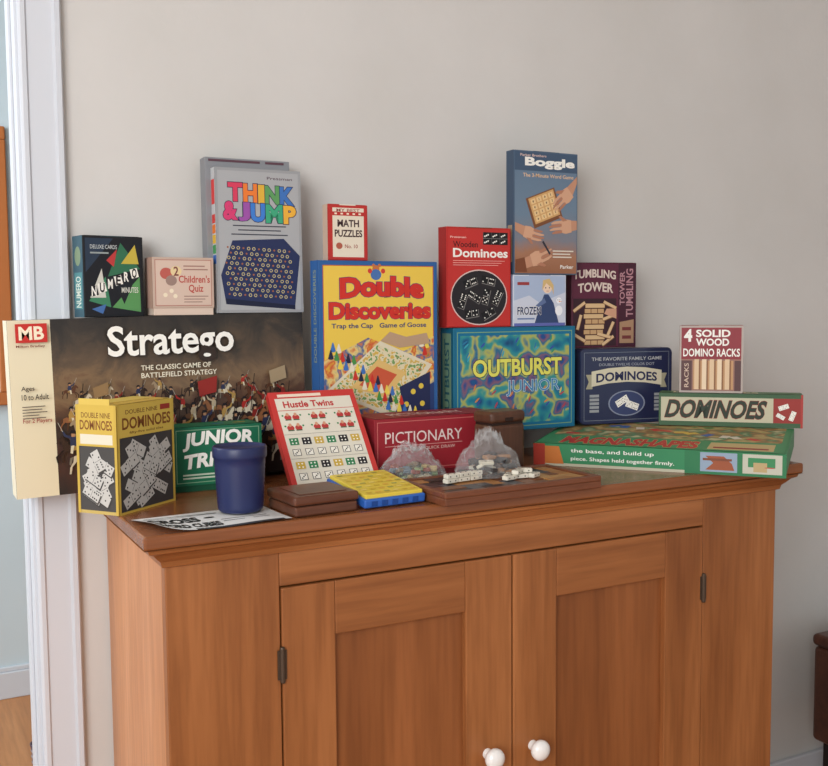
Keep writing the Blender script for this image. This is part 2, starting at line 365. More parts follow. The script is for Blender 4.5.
# --- little math puzzle deck
o,A=gbox('math_puzzle_card_box',(.079,.022,.1),(.415,-.112,1.308),(176,44,40),kind='tuck',base=(222,214,196))
A.rect(.03,.02,.97,.98,(180,48,44)).rect(.12,.06,.9,.94,(222,212,192)).rect(.12,.8,.9,.87,(180,48,44)).text('MY BEST',.22,.87,.8,.925,(150,40,36),.01)
A.text('MATH',.24,.60,.78,.73,(60,36,40),.03).text('PUZZLES',.17,.42,.86,.55,(60,36,40),.03).ell(.28,.26,.08,.06,(170,90,70)).text('No. 10',.42,.22,.74,.29,(150,60,50))
for s_ in(.2,.35,.5,.65,.8): A.rect(s_-.03,.82,s_+.03,.85,(232,222,200))
A.face('L').rect(0,0,1,1,(206,180,160)); A.done()

# --- yellow/blue double board game
o,A=gbox('board_game_box',(.242,.036,.3325),(.392,-.12,.975),(44,92,150),base=(220,216,205))
A.rect(.035,.03,.965,.975,(228,194,78)).frame(.035,.03,.965,.975,.006,(190,90,40))
A.ell(.47,.955,.03,.022,(190,110,60)).ell(.47,.925,.045,.03,(70,110,170)).ell(.42,.945,.018,.014,(200,60,50)).ell(.53,.945,.018,.014,(200,60,50)).ell(.45,.975,.012,.01,(190,110,60)).ell(.5,.975,.012,.01,(190,110,60))
A.text('Double',.17,.79,.88,.905,(200,48,38),.055,out=(40,46,110),ob=.02,arc=.12)
A.text('Discoveries',.08,.68,.94,.775,(200,48,38),.05,out=(40,46,110),ob=.02)
A.text('Trap the Cap   Game of Goose',.10,.625,.90,.66,(30,50,110),.02)
art=noise_mat('box_art_collage',[(216,166,60),(196,84,50),(222,196,120),(60,96,146),(204,120,56),(96,126,76)],34,detail=3,dist=.4,lo=.3,hi=.7)
A.poly([(.035,.03),(.965,.03),(.965,.58),(.7,.5),(.4,.58),(.035,.46)],art)
A.poly([(.06,.30),(.5,.56),(.95,.42),(.62,.12)],(216,206,180)).poly([(.6,.2),(.965,.32),(.965,.03),(.5,.03)],(40,60,110))
gr=noise_mat('board_path_print',[(204,170,80),(216,204,170),(110,150,86),(196,86,60)],120,detail=1,interp='CONSTANT')
A.poly([(.10,.30),(.48,.54),(.90,.42),(.61,.15)],gr).poly([(.25,.31),(.48,.46),(.72,.38),(.55,.24)],(216,180,110)).poly([(.32,.32),(.47,.42),(.64,.37),(.52,.27)],(196,86,56))
A.poly([(.66,.3),(.93,.38),(.93,.12),(.72,.07)],(34,42,78)).dots([(.72,.2),(.78,.27),(.85,.3),(.86,.2),(.8,.14)],.022,(216,190,70),10)
for i in range(44):
    u=.08+.84*((i*.618)%1); v=.08+.48*((i*.377)%1); c=[(196,50,40),(60,110,180),(70,140,70),(230,204,80),(34,36,60),(226,218,196)][i%6]
    A.poly([(u-.022,v),(u+.022,v),(u+.004,v+.045),(u-.004,v+.045)],c).ell(u,v,.022,.007,c)
A.poly([(.06,.2),(.2,.26),(.3,.1),(.12,.06)],(70,130,190)).poly([(.5,.56),(.58,.61),(.72,.58),(.9,.6),(.93,.54),(.66,.52)],(180,150,120))
A.face('L').rect(0,0,1,1,(50,100,164)).text('DOUBLE DISCOVERIES',.35,.45,.7,.95,(150,160,130),.01,vert=True).done()

# --- plain flat game underneath the standing boxes
o,A=gbox('family_game_box',(.345,.105,.0545),(.41,-.130,.92),(66,34,40),kind='flat',base=(60,50,46))
A.rect(.02,.2,.98,.9,(84,38,44)).text('FAMILY GAMES',.25,.35,.75,.75,(214,190,140),.01).done()

# --- red picture-drawing game
o,A=gbox('drawing_game_box',(.25,.093,.110),(.446,-.232,.92),(142,34,44),kind='flat',base=(116,28,38))
A.rect(.01,.14,.99,.98,(150,36,46)).frame(.02,.17,.98,.95,.005,(196,110,104))
A.text('PICTIONARY',.08,.60,.70,.78,(226,206,200),.002).text('THE GAME OF QUICK DRAW',.14,.46,.64,.52,(214,180,170),.005).rect(.08,.55,.7,.56,(206,150,144))
A.face('T').rect(.01,.02,.99,.98,(136,30,40)).frame(.03,.08,.97,.92,.004,(186,110,104)).text('PICTIONARY',.2,.3,.8,.7,(220,196,186)).done()

# --- teal junior party game
o,A=gbox('party_game_box',(.289,.048,.2065),(.668,-.12,.9755),(26,104,134),base=(200,200,186))
A.rect(.02,.02,.98,.98,(20,108,146)).frame(.03,.04,.97,.96,.006,(120,160,120)).rect(.055,.075,.945,.925,(30,96,120))
bl=noise_mat('airbrushed_blobs',[(26,60,104),(28,96,134),(34,124,144),(60,146,140),(176,176,90),(30,104,140),(130,90,110),(36,74,136),(24,90,130)],26,detail=1.5,dist=.1,lo=.26,hi=.74)
A.rect(.055,.075,.945,.925,bl)
for i in range(70):
    u=.08+.84*((i*.618)%1); v=.10+.79*((i*.293)%1)
    if .46<v<.70 and .1<u<.9: continue
    A.ell(u,v,.024,.009,[(170,66,84),(210,196,90),(60,146,110),(56,76,160),(206,130,70),(60,160,180),(40,120,160)][i%7],ang=25+(i*37)%50,n=12)
A.text('OUTBURST',.15,.53,.88,.70,(222,218,100),.03,out=(20,40,64),ob=.03).text('JUNIOR',.42,.34,.86,.49,(60,130,176),.0,out=(196,210,216),ob=.025)
A.face('L').rect(0,0,1,1,(20,90,116)).rect(.15,.05,.85,.95,(110,140,116)).text('OUTBURST',.3,.1,.7,.9,(24,80,90),.02,vert=True).done()

# --- red wooden dominoes carton
o,A=gbox('wooden_domino_box',(.146,.030,.192),(.657,-.115,1.183),(180,42,38),kind='tuck',base=(120,60,40))
A.rect(.02,.015,.98,.985,(188,50,46)).rect(.56,.83,.95,.955,K)
for i in range(3): A.rect(.56+.13*i,.83,.565+.13*i,.955,(90,90,90))
A.rect(.56,.89,.95,.895,(120,120,120)).dots([(.60+.13*i+a,.86+.062*j+b) for i in range(3) for j in range(2) for a,b in((-.01,-.008),(.04,.008),(.015,0))],.012,W)
A.text('Pressman',.06,.89,.3,.91,(240,200,190)).text('Wooden',.10,.80,.48,.86,(60,20,20),.01).text('Dominoes',.10,.70,.95,.79,W,.025)
for i in range(3): A.rect(.10,.665-.022*i,.9-.05*i,.669-.022*i,(236,190,180))
A.ell(.5,.30,.44,.28,(214,186,180),n=36).ell(.5,.30,.425,.268,(36,34,38),n=36)
for i,(u,v,a) in enumerate([(.24,.27,70),(.36,.45,20),(.64,.47,-12),(.78,.30,62),(.38,.14,8),(.64,.14,28),(.42,.31,-30),(.60,.31,75)]):
    A.domino(u,v,.21,a,(20,20,23),(236,234,226),rnd.randint(2,6),rnd.randint(2,6),back=(120,118,116),ds=.048)
A.face('L').rect(0,0,1,1,(160,36,34)).done()

# --- small winter princess puzzle carton
o,A=gbox('jigsaw_puzzle_box',(.129,.045,.102),(.808,-.115,1.183),(206,212,224),kind='tuck',base=(150,160,190))
A.rect(.02,.02,.98,.98,(200,206,220)).poly([(.02,.5),(.3,.6),(.5,.45),(.98,.66),(.98,.98),(.02,.98)],(166,182,208))
A.poly([(.4,.05),(.86,.05),(.76,.45),(.66,.62),(.58,.62),(.5,.4)],(52,70,110)).ell(.64,.74,.085,.1,(232,204,180)).poly([(.54,.7),(.56,.9),(.68,.93),(.76,.8),(.76,.6),(.72,.75),(.62,.84)],(206,176,120))
A.dots([(.61,.75),(.68,.75)],.012,(40,50,80)).rect(.62,.68,.67,.69,(180,80,80))
A.poly([(.58,.55),(.42,.4),(.44,.35),(.62,.46)],(92,110,150)).ell(.86,.3,.07,.1,(236,238,242)).ell(.86,.5,.05,.06,(236,238,242)).dots([(.84,.51),(.88,.51)],.008,K).poly([(.86,.49),(.93,.48),(.86,.47)],(220,130,60))
A.text('FROZEN',.08,.22,.52,.38,(34,52,96),.025,out=W,ob=.03).rect(.08,.13,.4,.16,(110,130,170)).rect(.02,.0,.98,.06,(96,104,170)).rect(.08,.8,.3,.86,(150,60,60)).face('L').rect(0,0,1,1,(160,170,200)).done()

# --- letter-cube word game carton
o,A=gbox('word_game_box',(.155,.026,.243),(.810,-.115,1.2858),(80,100,122),kind='tuck',base=(70,90,110))
bgb=scenery('word_game_table_photo',[(0,(146,96,66)),(.18,(160,112,84)),(.30,(120,122,132)),(.5,(104,126,146)),(1,(92,116,140))],.243,10,.3)
A.rect(.015,.01,.985,.99,bgb).rect(.015,.84,.985,.99,(66,86,110))
A.text('Parker Brothers',.1,.955,.5,.975,(220,190,180)).text('Boggle',.17,.86,.95,.95,W,.045).text('The 3-Minute Word Game',.14,.79,.93,.82,(226,186,146),.01)
A.rrect(.47,.545,.235,.20,20,(120,76,48)).rrect(.47,.555,.205,.17,20,(206,160,104))
ca,sa=cos(radians(20)),sin(radians(20))
for i in range(4):
    for j in range(4):
        x=(i-1.5)*.095;y=(j-1.5)*.078; cu,cv=.47+x*ca-y*sa,.555+(x*sa+y*ca)*.634
        A.rrect(cu,cv,.037,.031,20,(226,194,142)).rrect(cu,cv,.012,.004,20+90*(i%2),(90,56,40)).rrect(cu,cv,.004,.016,20,(90,56,40))
sk=(206,160,130); sk2=(176,122,96)
def hand(u,v,a,s):
    ca,sa=cos(radians(a)),sin(radians(a)); P_=lambda x,y:(min(.985,max(.015,u+(x*ca-y*sa)*s)), v+(x*sa+y*ca)*.634*s)
    A.poly([P_(.05,-.075),P_(.34,-.065),P_(.34,.06),P_(.05,.08)],(190,140,112))
    A.poly([P_(-.1,-.08),P_(-.02,-.1),P_(.08,-.085),P_(.08,.085),P_(-.02,.1),P_(-.1,.08)],sk)
    for k in range(4):
        y=-.066+.044*k; L_=(.16,.2,.21,.17)[k]
        A.poly([P_(-.08,y-.019),P_(-.08-L_*.7,y-.016-.01),P_(-.08-L_,y-.03),P_(-.08-L_-.01,y-.012),P_(-.08-L_*.7,y+.012),P_(-.08,y+.019)],sk if k%2 else sk2)
    A.poly([P_(.02,.08),P_(-.09,.15),P_(-.13,.14),P_(-.06,.07)],sk2)
hand(.82,.655,40,.95); hand(.82,.40,4,.95); hand(.22,.34,165,.85); hand(.34,.13,200,.95)
A.poly([(.02,.02),(.02,.12),(.16,.14),(.2,.02)],(120,70,46)).rrect(.5,.22,.014,.1,35,(50,50,60))
A.rect(.6,.19,.93,.20,(220,214,200)).rect(.6,.165,.88,.175,(220,214,200)).rect(.6,.14,.9,.15,(220,214,200)).text('Parker',.72,.05,.93,.08,W)
A.face('L').rect(0,0,1,1,(62,80,102)).rect(.2,.1,.8,.4,(160,140,116)).done()

# --- tumbling block tower carton
o,A=gbox('block_tower_game_box',(.15,.055,.178),(.974,-.083,1.1345),(82,32,50),psi=-12,kind='tuck',base=(70,24,38))
A.rect(.01,.01,.72,.99,(86,34,54)).rect(.72,.01,.99,.99,(64,26,42))
A.text('TUMBLING',.03,.80,.68,.90,(210,194,182),.03,arc=.25).text('TOWER',.10,.64,.64,.75,(210,194,182),.03,arc=.2)
A.text('TUMBLING',.84,.36,.95,.93,(176,130,138),.02,vert=True).text('TOWER',.74,.5,.82,.9,(176,130,138),.02,vert=True)
A.rect(.03,.02,.69,.58,(52,26,36))
for r in range(8):
    for q in range(3):
        v=.06+.062*r; off=.014*sin(r*2.1)
        if r in(3,5) and q==1: continue
        if r%2: A.rect(.2+off,v-.026,.5+off,v+.028,(140,98,64)).rect(.203+off,v-.022,.497+off,v+.026,(206,174,130))
        else: A.rect(.2+.1*q+off,v-.026,.298+.1*q+off,v+.028,(130,88,58)).rect(.205+.1*q+off,v-.022,.293+.1*q+off,v+.026,(190,154,110))
for i,(u,v,a) in enumerate([(.56,.08,35),(.12,.12,-30),(.60,.22,65),(.12,.30,75),(.59,.50,-25),(.58,.36,20),(.12,.48,35),(.5,.14,-15)]): A.rrect(u,v,.11,.026,a,(130,88,58)).rrect(u,v+.004,.105,.019,a,(210,178,136))
A.poly([(.50,.40),(.69,.34),(.69,.46),(.54,.46)],(196,148,120))
A.poly([(.74,.05),(.96,.05),(.96,.33),(.74,.3)],(160,126,98)).rect(.78,.1,.92,.14,(110,50,50)).rect(.78,.2,.92,.24,(110,50,50))
A.face('L').rect(0,0,1,1,(72,26,42)).done()

# --- navy domino tin
bm=bmesh.new(); w,d,h=.213,.07,.158
def rr(bm,w,d,h,r,y0,y1,mi):
    pts=[]
    for cx,cz,a0 in((w-r,r,-90),(w-r,h-r,0),(r,h-r,90),(r,r,180)):
        for k in range(7):
            a=radians(a0+15*k); pts.append((cx+r*cos(a),cz+r*sin(a)))
    f=[bm.verts.new((x,y0+.0,z)) for x,z in pts]; g=[bm.verts.new((x,y1,z)) for x,z in pts]
    cx=w/2;cz=h/2
    fi=[bm.verts.new((cx+(x-cx)*.985,y0-.002,cz+(z-cz)*.98)) for x,z in pts]
    n=len(pts)
    for i in range(n):
        j=(i+1)%n; bm.faces.new((f[i],g[i],g[j],f[j])).material_index=mi; bm.faces.new((fi[i],f[i],f[j],fi[j])).material_index=mi
    bm.faces.new(fi).material_index=mi; bm.faces.new(g[::-1]).material_index=mi
rr(bm,w,d,h,.012,.002,.03,0)
rr(bm,w-.003,d,h-.003,.012,.02,d,1)
o=mesh_obj('domino_tin',bm,[flat((34,42,72),.3,spec=.5),flat((60,66,90),.35,metal=.5)]); place(o,(.973,-.116,.9759),-12)
A=Art(o,w,d,h)
A.frame(.04,.05,.96,.95,.004,(130,138,146)).text('THE FAVORITE FAMILY GAME',.12,.84,.88,.885,(180,182,182),.01).text('DOUBLE TWELVE COLOR DOT',.2,.77,.8,.805,(150,154,162))
A.poly([(.06,.47),(.13,.47),(.13,.66),(.06,.66),(.09,.565)],(160,154,128)).poly([(.94,.47),(.87,.47),(.87,.66),(.94,.66),(.91,.565)],(160,154,128))
A.poly([(.12,.50),(.3,.54),(.5,.555),(.7,.54),(.88,.50),(.88,.70),(.7,.74),(.5,.755),(.3,.74),(.12,.70)],(206,198,172))
A.text('DOMINOES',.17,.55,.83,.67,(34,40,76),.03,arc=.2)
A.ell(.5,.27,.2,.17,(130,138,156),n=28).ell(.5,.27,.185,.155,(58,68,104),n=28).domino(.45,.3,.14,30,n1=6,n2=5).domino(.56,.24,.14,-20,n1=3,n2=6)
for i in range(5): A.rect(.1,.16+.05*i,.2,.195+.05*i,(150,154,156)); A.rect(.8,.16+.05*i,.9,.195+.05*i,(150,154,156))
A.done()

# --- magnetic shapes game, big green flat box
o,A=gbox('magnetic_shapes_game_box',(.455,.285,.042),(.797,-.203,.9203),(58,132,86),psi=-51,lean=-2.6,kind='flat',base=(206,200,180))
A.rect(.0,.0,.62,1,(56,132,88)).rect(.0,.0,1,.13,(190,188,164)).text('the base, and build up',.16,.60,.50,.82,W,.01).text('piece. Shapes held together firmly.',.16,.24,.58,.46,W,.01)
A.rect(.62,.0,1,1,(48,118,78)).rect(.68,.12,.82,.95,(140,160,180)).poly([(.70,.2),(.81,.2),(.80,.5),(.77,.8),(.70,.8),(.73,.5)],(150,84,56)).rect(.69,.6,.80,.7,(120,70,50))
A.rect(.84,.12,.985,.95,(186,188,172)).rect(.86,.4,.96,.8,(60,134,88)).rect(.88,.2,.93,.6,(180,160,116)).ell(.94,.4,.02,.02,(180,50,44)).rect(0,.0,.05,1,(170,60,46)).poly([(.05,.1),(.13,.1),(.11,.9),(.05,.9)],(196,116,54))
toy=noise_mat('photo_print_toys',[(96,126,74),(190,168,112),(146,110,68),(76,130,92),(200,190,150)],22,detail=2,lo=.32,hi=.68)
A.face('T').rect(.01,.015,.99,.985,(64,140,92)).rect(.03,.36,.97,.96,toy).text('MAGNASHAPES',.10,.05,.66,.31,(186,48,42),.05,out=(216,196,120),ob=.015)
A.rect(.7,.06,.95,.30,(196,174,120)).rect(.72,.1,.93,.15,(150,50,44))
for i in range(14):
    u=.1+.8*((i*.618)%1); v=.44+.45*((i*.381)%1); A.rrect(u,v,.03,.018,i*40,[(196,60,50),(216,184,76),(60,100,170),(216,210,194)][i%4])
A.face('L').rect(0,0.12,1,1,(56,128,84)).done()

# --- long double-nine domino box
o,A=gbox('double_nine_domino_box',(.278,.05,.0665),(1.113,-.197,.9765),(96,120,84),psi=-45,kind='flat',base=(176,168,140))
A.rect(0,.0,1,1,(60,92,62)).rect(.015,.14,.985,.88,(192,186,158)).rect(.80,.14,.985,.88,(150,50,44)).text('DOMINOES',.04,.24,.73,.80,(44,54,40),.03,out=(150,60,50),ob=.018,shear=.05)
A.domino(.87,.62,.07,20).domino(.93,.36,.07,70).domino(.85,.34,.06,-30).rect(.985,0,1,1,(170,60,54))
A.face('T').rect(.01,.04,.99,.96,(80,116,76)).text('DOMINOES',.1,.2,.7,.8,(214,206,170),.02).face('L').rect(0,0,1,1,(150,50,46)).done()

# --- wood domino racks carton with a window
o,A=gbox('domino_rack_box',(.124,.044,.1365),(1.144,-.222,1.0442),(150,52,56),psi=-45,kind='tuck',base=(206,190,170))
A.rect(0,0,1,1,(176,162,154)).rect(.03,.5,.97,.97,(140,50,58)).rect(.03,.03,.97,.5,(150,110,96)).text('4',.07,.76,.2,.95,W,.04).text('SOLID',.26,.83,.8,.94,W,.03).text('WOOD',.26,.70,.78,.81,W,.03).text('DOMINO RACKS',.06,.54,.95,.66,W,.02)
A.rect(.22,.05,.85,.48,(190,146,104))
for i in range(5): A.rect(.24+.12*i,.05,.31+.12*i,.5,[(220,190,154),(230,206,174)][i%2]).rect(.31+.12*i,.05,.335+.12*i,.48,(140,96,64))
A.rect(.03,.03,.2,.48,(90,60,60)).rect(.87,.03,.97,.48,(90,60,60)).text('RACKS',.08,.08,.15,.44,(206,180,160),.01,vert=True).face('L').rect(0,0,1,1,(130,44,48)).face('T').rect(.04,.1,.96,.9,(196,180,168)).done()

# --- green junior trivia box
o,A=gbox('trivia_game_box',(.152,.06,.108),(.117,-.155,.92),(22,94,66),kind='flat',base=(16,76,52))
A.rect(.0,.1,1,1,(26,104,74)).frame(.03,.14,.97,.96,.008,(130,170,136)).text('JUNIOR',.10,.62,.9,.90,W,.04,shear=.03,arc=.15).text('TRIVIA',.10,.34,.8,.57,W,.04,shear=.03,arc=.15)
A.rect(.1,.2,.5,.225,(190,204,184)).rect(.1,.25,.6,.275,(190,204,184)).face('T').rect(.02,.05,.98,.95,(30,118,82)).ell(.8,.5,.08,.06,(206,160,60)).ell(.55,.5,.08,.06,(60,100,170)).done()

# --- yellow double dominoes box standing corner-on
o,A=gbox('domino_box',(.131,.076,.163),(.0005,-.291,.92),(196,164,64),psi=38,kind='tuck',base=(170,134,50))
def tiles(A,n,u0,v0,u1,v1,L,seed):
    r=random.Random(seed)
    for i in range(n):
        u=u0+(u1-u0)*((i*.618+.13)%1); v=v0+(v1-v0)*r.random(); A.domino(u,v,L,r.choice((28,-28,28,118,-28)),(188,186,180),K,r.randint(1,6),r.randint(1,6),back=(60,58,56),ds=.045)
A.rect(0,0,1,1,(198,168,74)).rect(.03,.02,.97,.70,(62,60,60)); tiles(A,26,.17,.11,.83,.60,.27,3)
A.rect(0,.70,1,1,(204,176,80)).text('DOUBLE NINE',.14,.91,.7,.95,(110,70,30),.01).text('DOMINOES',.08,.77,.94,.88,(120,70,30),.025).rect(.75,.91,.93,.96,(150,50,40)).rect(0,0,1,.02,(198,168,74)).rect(0,.0,.03,1,(198,168,74)).rect(.97,0,1,1,(198,168,74)).text('fifty-five solid tiles',.2,.72,.8,.75,(110,70,30))
A.face('L').rect(0,0,1,1,(190,166,96)).rect(.06,.03,.94,.62,(70,68,66)); tiles(A,14,.27,.13,.73,.51,.42,8)
A.rect(0,.62,1,1,(198,168,74)).rect(0,.0,.06,1,(192,162,70)).rect(.94,0,1,1,(192,162,70)).text('DOUBLE NINE',.14,.88,.86,.93,(110,70,30),.01).text('DOMINOES',.1,.77,.9,.86,(120,70,30),.02)
A.rect(.1,.64,.9,.73,(214,208,186)).face('T').rect(.03,.04,.97,.96,(196,160,60)).text('DOMINOES',.15,.35,.85,.65,(120,70,30),.02).done()
bm=bmesh.new(); bm_box(bm,.004,.03,.163,.127,.0735,.1645,0,.0003,1); bm_box(bm,-.0005,.012,.1625,.001,.07,.172,0,.0003,1)
fl=mesh_obj('open_flap',bm,[flat((206,178,84))],o)

# --- red twin-dice game board leaning back
o,A=gbox('dice_game_board',(.158,.016,.19),(.274,-.29,.9305),(190,48,44),lean=38,kind='lid',base=(160,40,38))
A.rect(0,0,1,1,(192,58,54)).rect(.06,.05,.94,.93,(218,212,196)).text('Hustle Twins',.14,.83,.72,.90,(180,46,46),.03).rect(.06,.80,.94,.806,(190,60,54)).rect(.1,.945,.6,.975,(230,210,190))
for r,v in enumerate((.73,.62)):
    for i in range(3):
        u=.2+.3*i
        for s_ in(-1,1): A.ell(u+.045*s_,v,.04,.028,(180,58,58)).ell(u+.045*s_,v+.03,.018,.018,(206,150,120)).rrect(u+.045*s_,v-.025,.035,.007,0,(60,90,60))
        A.dots([(u-.1,v+.02),(u+.1,v+.02)],.012,(60,130,80),8)
for r,v in enumerate((.48,.37,.24,.13)):
    for i in range(6):
        u=.15+.14*i; c=[(50,124,80),(36,34,36),(196,164,66)][(i+r)%3]
        if r%2: A.rrect(u,v,.045,.04,0,(70,70,70)).rrect(u,v,.038,.034,0,(234,230,218)).dots([(u-.018,v-.014),(u+.018,v+.014),(u,v)],.009,K)
        else: A.rrect(u,v,.05,.042,0,c).dots([(u-.02,v-.016),(u+.02,v+.016),(u-.02,v+.016),(u+.02,v-.016)],.010,W)
A.rect(.06,.55,.94,.553,(120,110,100)).rect(.06,.305,.94,.308,(120,110,100)).done()

# ================================================================ LOOSE PIECES
bm=bmesh.new(); cx,cy,z=.164,-.358,.9245
pr=[(0,0),(.030,0),(.0325,.002)]
for i in range(20):
    h_=.004+.066*i/19; pr.append((.033+.004*h_/.07+(.0006 if i%2 else 0),h_))
pr+=[(.0375,.078),(.0395,.080),(.0400,.083),(.0400,.094),(.0390,.0965),(.037,.097),(.0355,.095),(.034,.0935),(0,.0935)]
lathe(bm,[(r,z+q) for r,q in pr],cx,cy,64)
mesh_obj('dice_cup',bm,[flat((26,36,80),.42,'navy_plastic',spec=.5)],None,True)

# upright wooden box with a fitted lid beside the red box
bw=wood('dark_walnut_box',[(66,40,28),(86,54,38),(104,66,46)],'z',14,.35)
bm=bmesh.new()
bm_box(bm,0,0,0,.078,.052,.096,0,.007,4); bm_box(bm,.003,.003,.092,.075,.049,.1,1,.001); bm_box(bm,-.001,-.001,.098,.079,.053,.119,0,.007,4)
bm_box(bm,.030,-.0025,.101,.048,0,.108,1,.001)
o=mesh_obj('wooden_piece_box',bm,[bw,flat((40,24,18))]); place(o,(.634,-.312,.9202),8)

dw=wood('walnut_box',[(74,42,30),(98,58,40),(116,72,50)],'x',14,.35)
bm=bmesh.new(); bm_box(bm,0,0,0,.102,.098,.015,0,.003); bm_box(bm,.004,.004,.0148,.098,.094,.0165,1); bm_box(bm,-.002,-.002,.0163,.104,.1,.030,0,.004,3); bm_box(bm,.012,.012,.0298,.09,.086,.0312,0,.001)
o=mesh_obj('wooden_card_box',bm,[dw,flat((30,18,14))]); place(o,(.220,-.438,.9205),4)

bm=bmesh.new(); bm_box(bm,0,0,0,.108,.128,.014,0,.003,3); bm_box(bm,.004,.004,.0135,.104,.124,.0195,1,.001)
for i in range(5):
    bm_box(bm,.012+.018*i,-.0008,.003,.022+.018*i,.001,.011,2)
o=mesh_obj('travel_game',bm,[flat((44,96,178),.35,spec=.5),flat((222,198,74),.4),flat((30,70,140))]); place(o,(.330,-.437,.922),4,-7)
A=Art(o,.108,.128,.0195); A.face('T')
for i in range(6):
    for j in range(7): A.rrect(.14+.145*i,.12+.125*j,.045,.022,0,[(206,176,60),(234,214,124),(170,170,90),(222,176,76)][(i*3+j*5)%4])
for i in range(5): A.rect(.08,.06+.2*i,.92,.066+.2*i,(180,144,56))
A.done()

tw=wood('tray_wood',[(90,50,32),(116,68,44),(136,86,56)],'x',12,.35)
bm=bmesh.new(); w,d=.305,.15
bm_box(bm,0,0,0,w,d,.012,0,.002)
for b in((0,0,w,.012),(0,d-.012,w,d),(0,.012,.012,d-.012),(w-.012,.012,w,d-.012)): bm_box(bm,b[0],b[1],.0115,b[2],b[3],.021,0,.002)
r=random.Random(7)
mats=[tw,flat((52,36,32),.4),flat((162,112,62),.4),flat((112,68,42),.4),flat((176,134,82),.4),flat((74,72,76),.4)]
nx,ny=11,5; cw=(w-.028)/nx; ch=(d-.028)/ny; used=set()
for i in range(nx):
    for j in range(ny):
        if (i,j) in used: continue
        sx=2 if r.random()<.45 and i+1<nx and (i+1,j) not in used else 1
        sy=2 if sx==1 and r.random()<.4 and j+1<ny and (i,j+1) not in used else 1
        for a in range(sx):
            for b in range(sy): used.add((i+a,j+b))
        bm_box(bm,.0145+i*cw,.0145+j*ch,.0118,.0135+(i+sx)*cw,.0135+(j+sy)*ch,.0175+.002*r.random(),r.randint(1,5),.0008,1)
o=mesh_obj('wooden_puzzle_tray',bm,mats); place(o,(.446,-.478,.9205),2)

def plastic():
    m=bpy.data.materials.new('clear_plastic_film'); m.use_nodes=True; nt=m.node_tree; b=nt.nodes['Principled BSDF']
    b.inputs['Base Color'].default_value=(.8,.82,.82,1); b.inputs['Roughness'].default_value=.16
    b.inputs['Alpha'].default_value=.13; b.inputs['Specular IOR Level'].default_value=.9
    return m
PL=plastic()
def bag(name,c,size,cols,n,seed,tile=(.024,.012,.006),neckp=.25):
    e=bpy.data.objects.new(name,None); link(e); e.location=c
    r=random.Random(seed); bm=bmesh.new()
    for i in range(n):
        a=r.random()*2*pi; q=sqrt(r.random())*.74; x=size[0]*q*cos(a); y=size[1]*q*sin(a); z=tile[2]*.6+size[2]*(.55*r.random()*(1-q*q*.6))
        M=Matrix.Translation((x,y,z))@Matrix.Rotation(r.random()*6,4,'Z')@Matrix.Rotation(r.uniform(-.6,.6),4,'X')
        b2=bmesh.new(); bm_box(b2,-tile[0]/2,-tile[1]/2,-tile[2]/2,tile[0]/2,tile[1]/2,tile[2]/2,i%len(cols),.001,1)
        for v in b2.verts: v.co=M@v.co; v.co.z=max(v.co.z,.0008)
        tm=bpy.data.meshes.new('x'); b2.to_mesh(tm); b2.free(); bm.from_mesh(tm); bpy.data.meshes.remove(tm)
    mesh_obj('game_pieces',bm,[flat(k,.35) for k in cols],e)
    bm=bmesh.new(); bmesh.ops.create_icosphere(bm,subdivisions=6,radius=1)
    for v in bm.verts:
        p=v.co.copy(); k=1+.20*noise.noise(p*2.3+Vector((seed,0,0)))+.09*noise.noise(p*6)+.07*abs(noise.noise(p*13))
        z=max(p.z,-.25); zz=(z+.25)/1.25
        neck=1-neckp*zz**2
        v.co=Vector((p.x*size[0]*k*neck,p.y*size[1]*k*neck,size[2]*zz*k))
        if p.z>.7: v.co.z+=size[2]*.3*abs(noise.noise(p*7))
    mesh_obj('plastic_film',bm,[PL],e,True)
    return e
bag('bag_of_dominoes',(.592,-.366,.9405),(.058,.034,.068),[(200,194,176),(60,54,52),(150,110,76),(84,62,50),(48,44,44)],36,3,neckp=.5)
bag('bag_of_game_pieces',(.488,-.286,.9205),(.062,.044,.062),[(130,150,104),(170,150,100),(90,110,100),(140,70,56),(190,184,160),(110,90,66),(84,104,116)],70,9,(.014,.011,.006))
def dtiles(lst,loc,psi):
    bm=bmesh.new()
    for (x,y,a,l) in lst:
        b2=bmesh.new(); bm_box(b2,-.012,-.006,0,.012,.006,.007,0,.0009,1)
        for s_ in(-1,1):
            for t_ in(-1,1): bm_box(b2,.006*s_-.001+.002*t_,-.001+.002*t_,.0069,.006*s_+.001+.002*t_,.001+.002*t_,.0072,1)
            bm_box(b2,.006*s_-.001,-.0062,.0025,.006*s_+.001,-.0058,.0045,1)
        M=Matrix.Translation((x,y,.0073*l))@Matrix.Rotation(radians(a),4,'Z')
        for v in b2.verts: v.co=M@v.co
        tm=bpy.data.meshes.new('x'); b2.to_mesh(tm); b2.free(); bm.from_mesh(tm); bpy.data.meshes.remove(tm)
    o=mesh_obj('domino_tiles',bm,[flat((216,210,194),.3),flat((30,30,30))]); place(o,loc,psi)
dtiles([(0,0,4,0),(.026,.001,-3,0),(.052,0,2,0),(.002,.0,-2,1),(.028,.001,5,1),(.053,.001,-4,1),(.014,.015,8,0),(.04,.015,-10,0)],(.502,-.396,.9405),10)
dtiles([(.0,.0,10,0),(.026,.004,-15,0),(.012,.018,40,0),(.050,-.002,25,0),(.02,.004,30,1),(.040,.01,-30,1)],(.600,-.419,.9405),5)

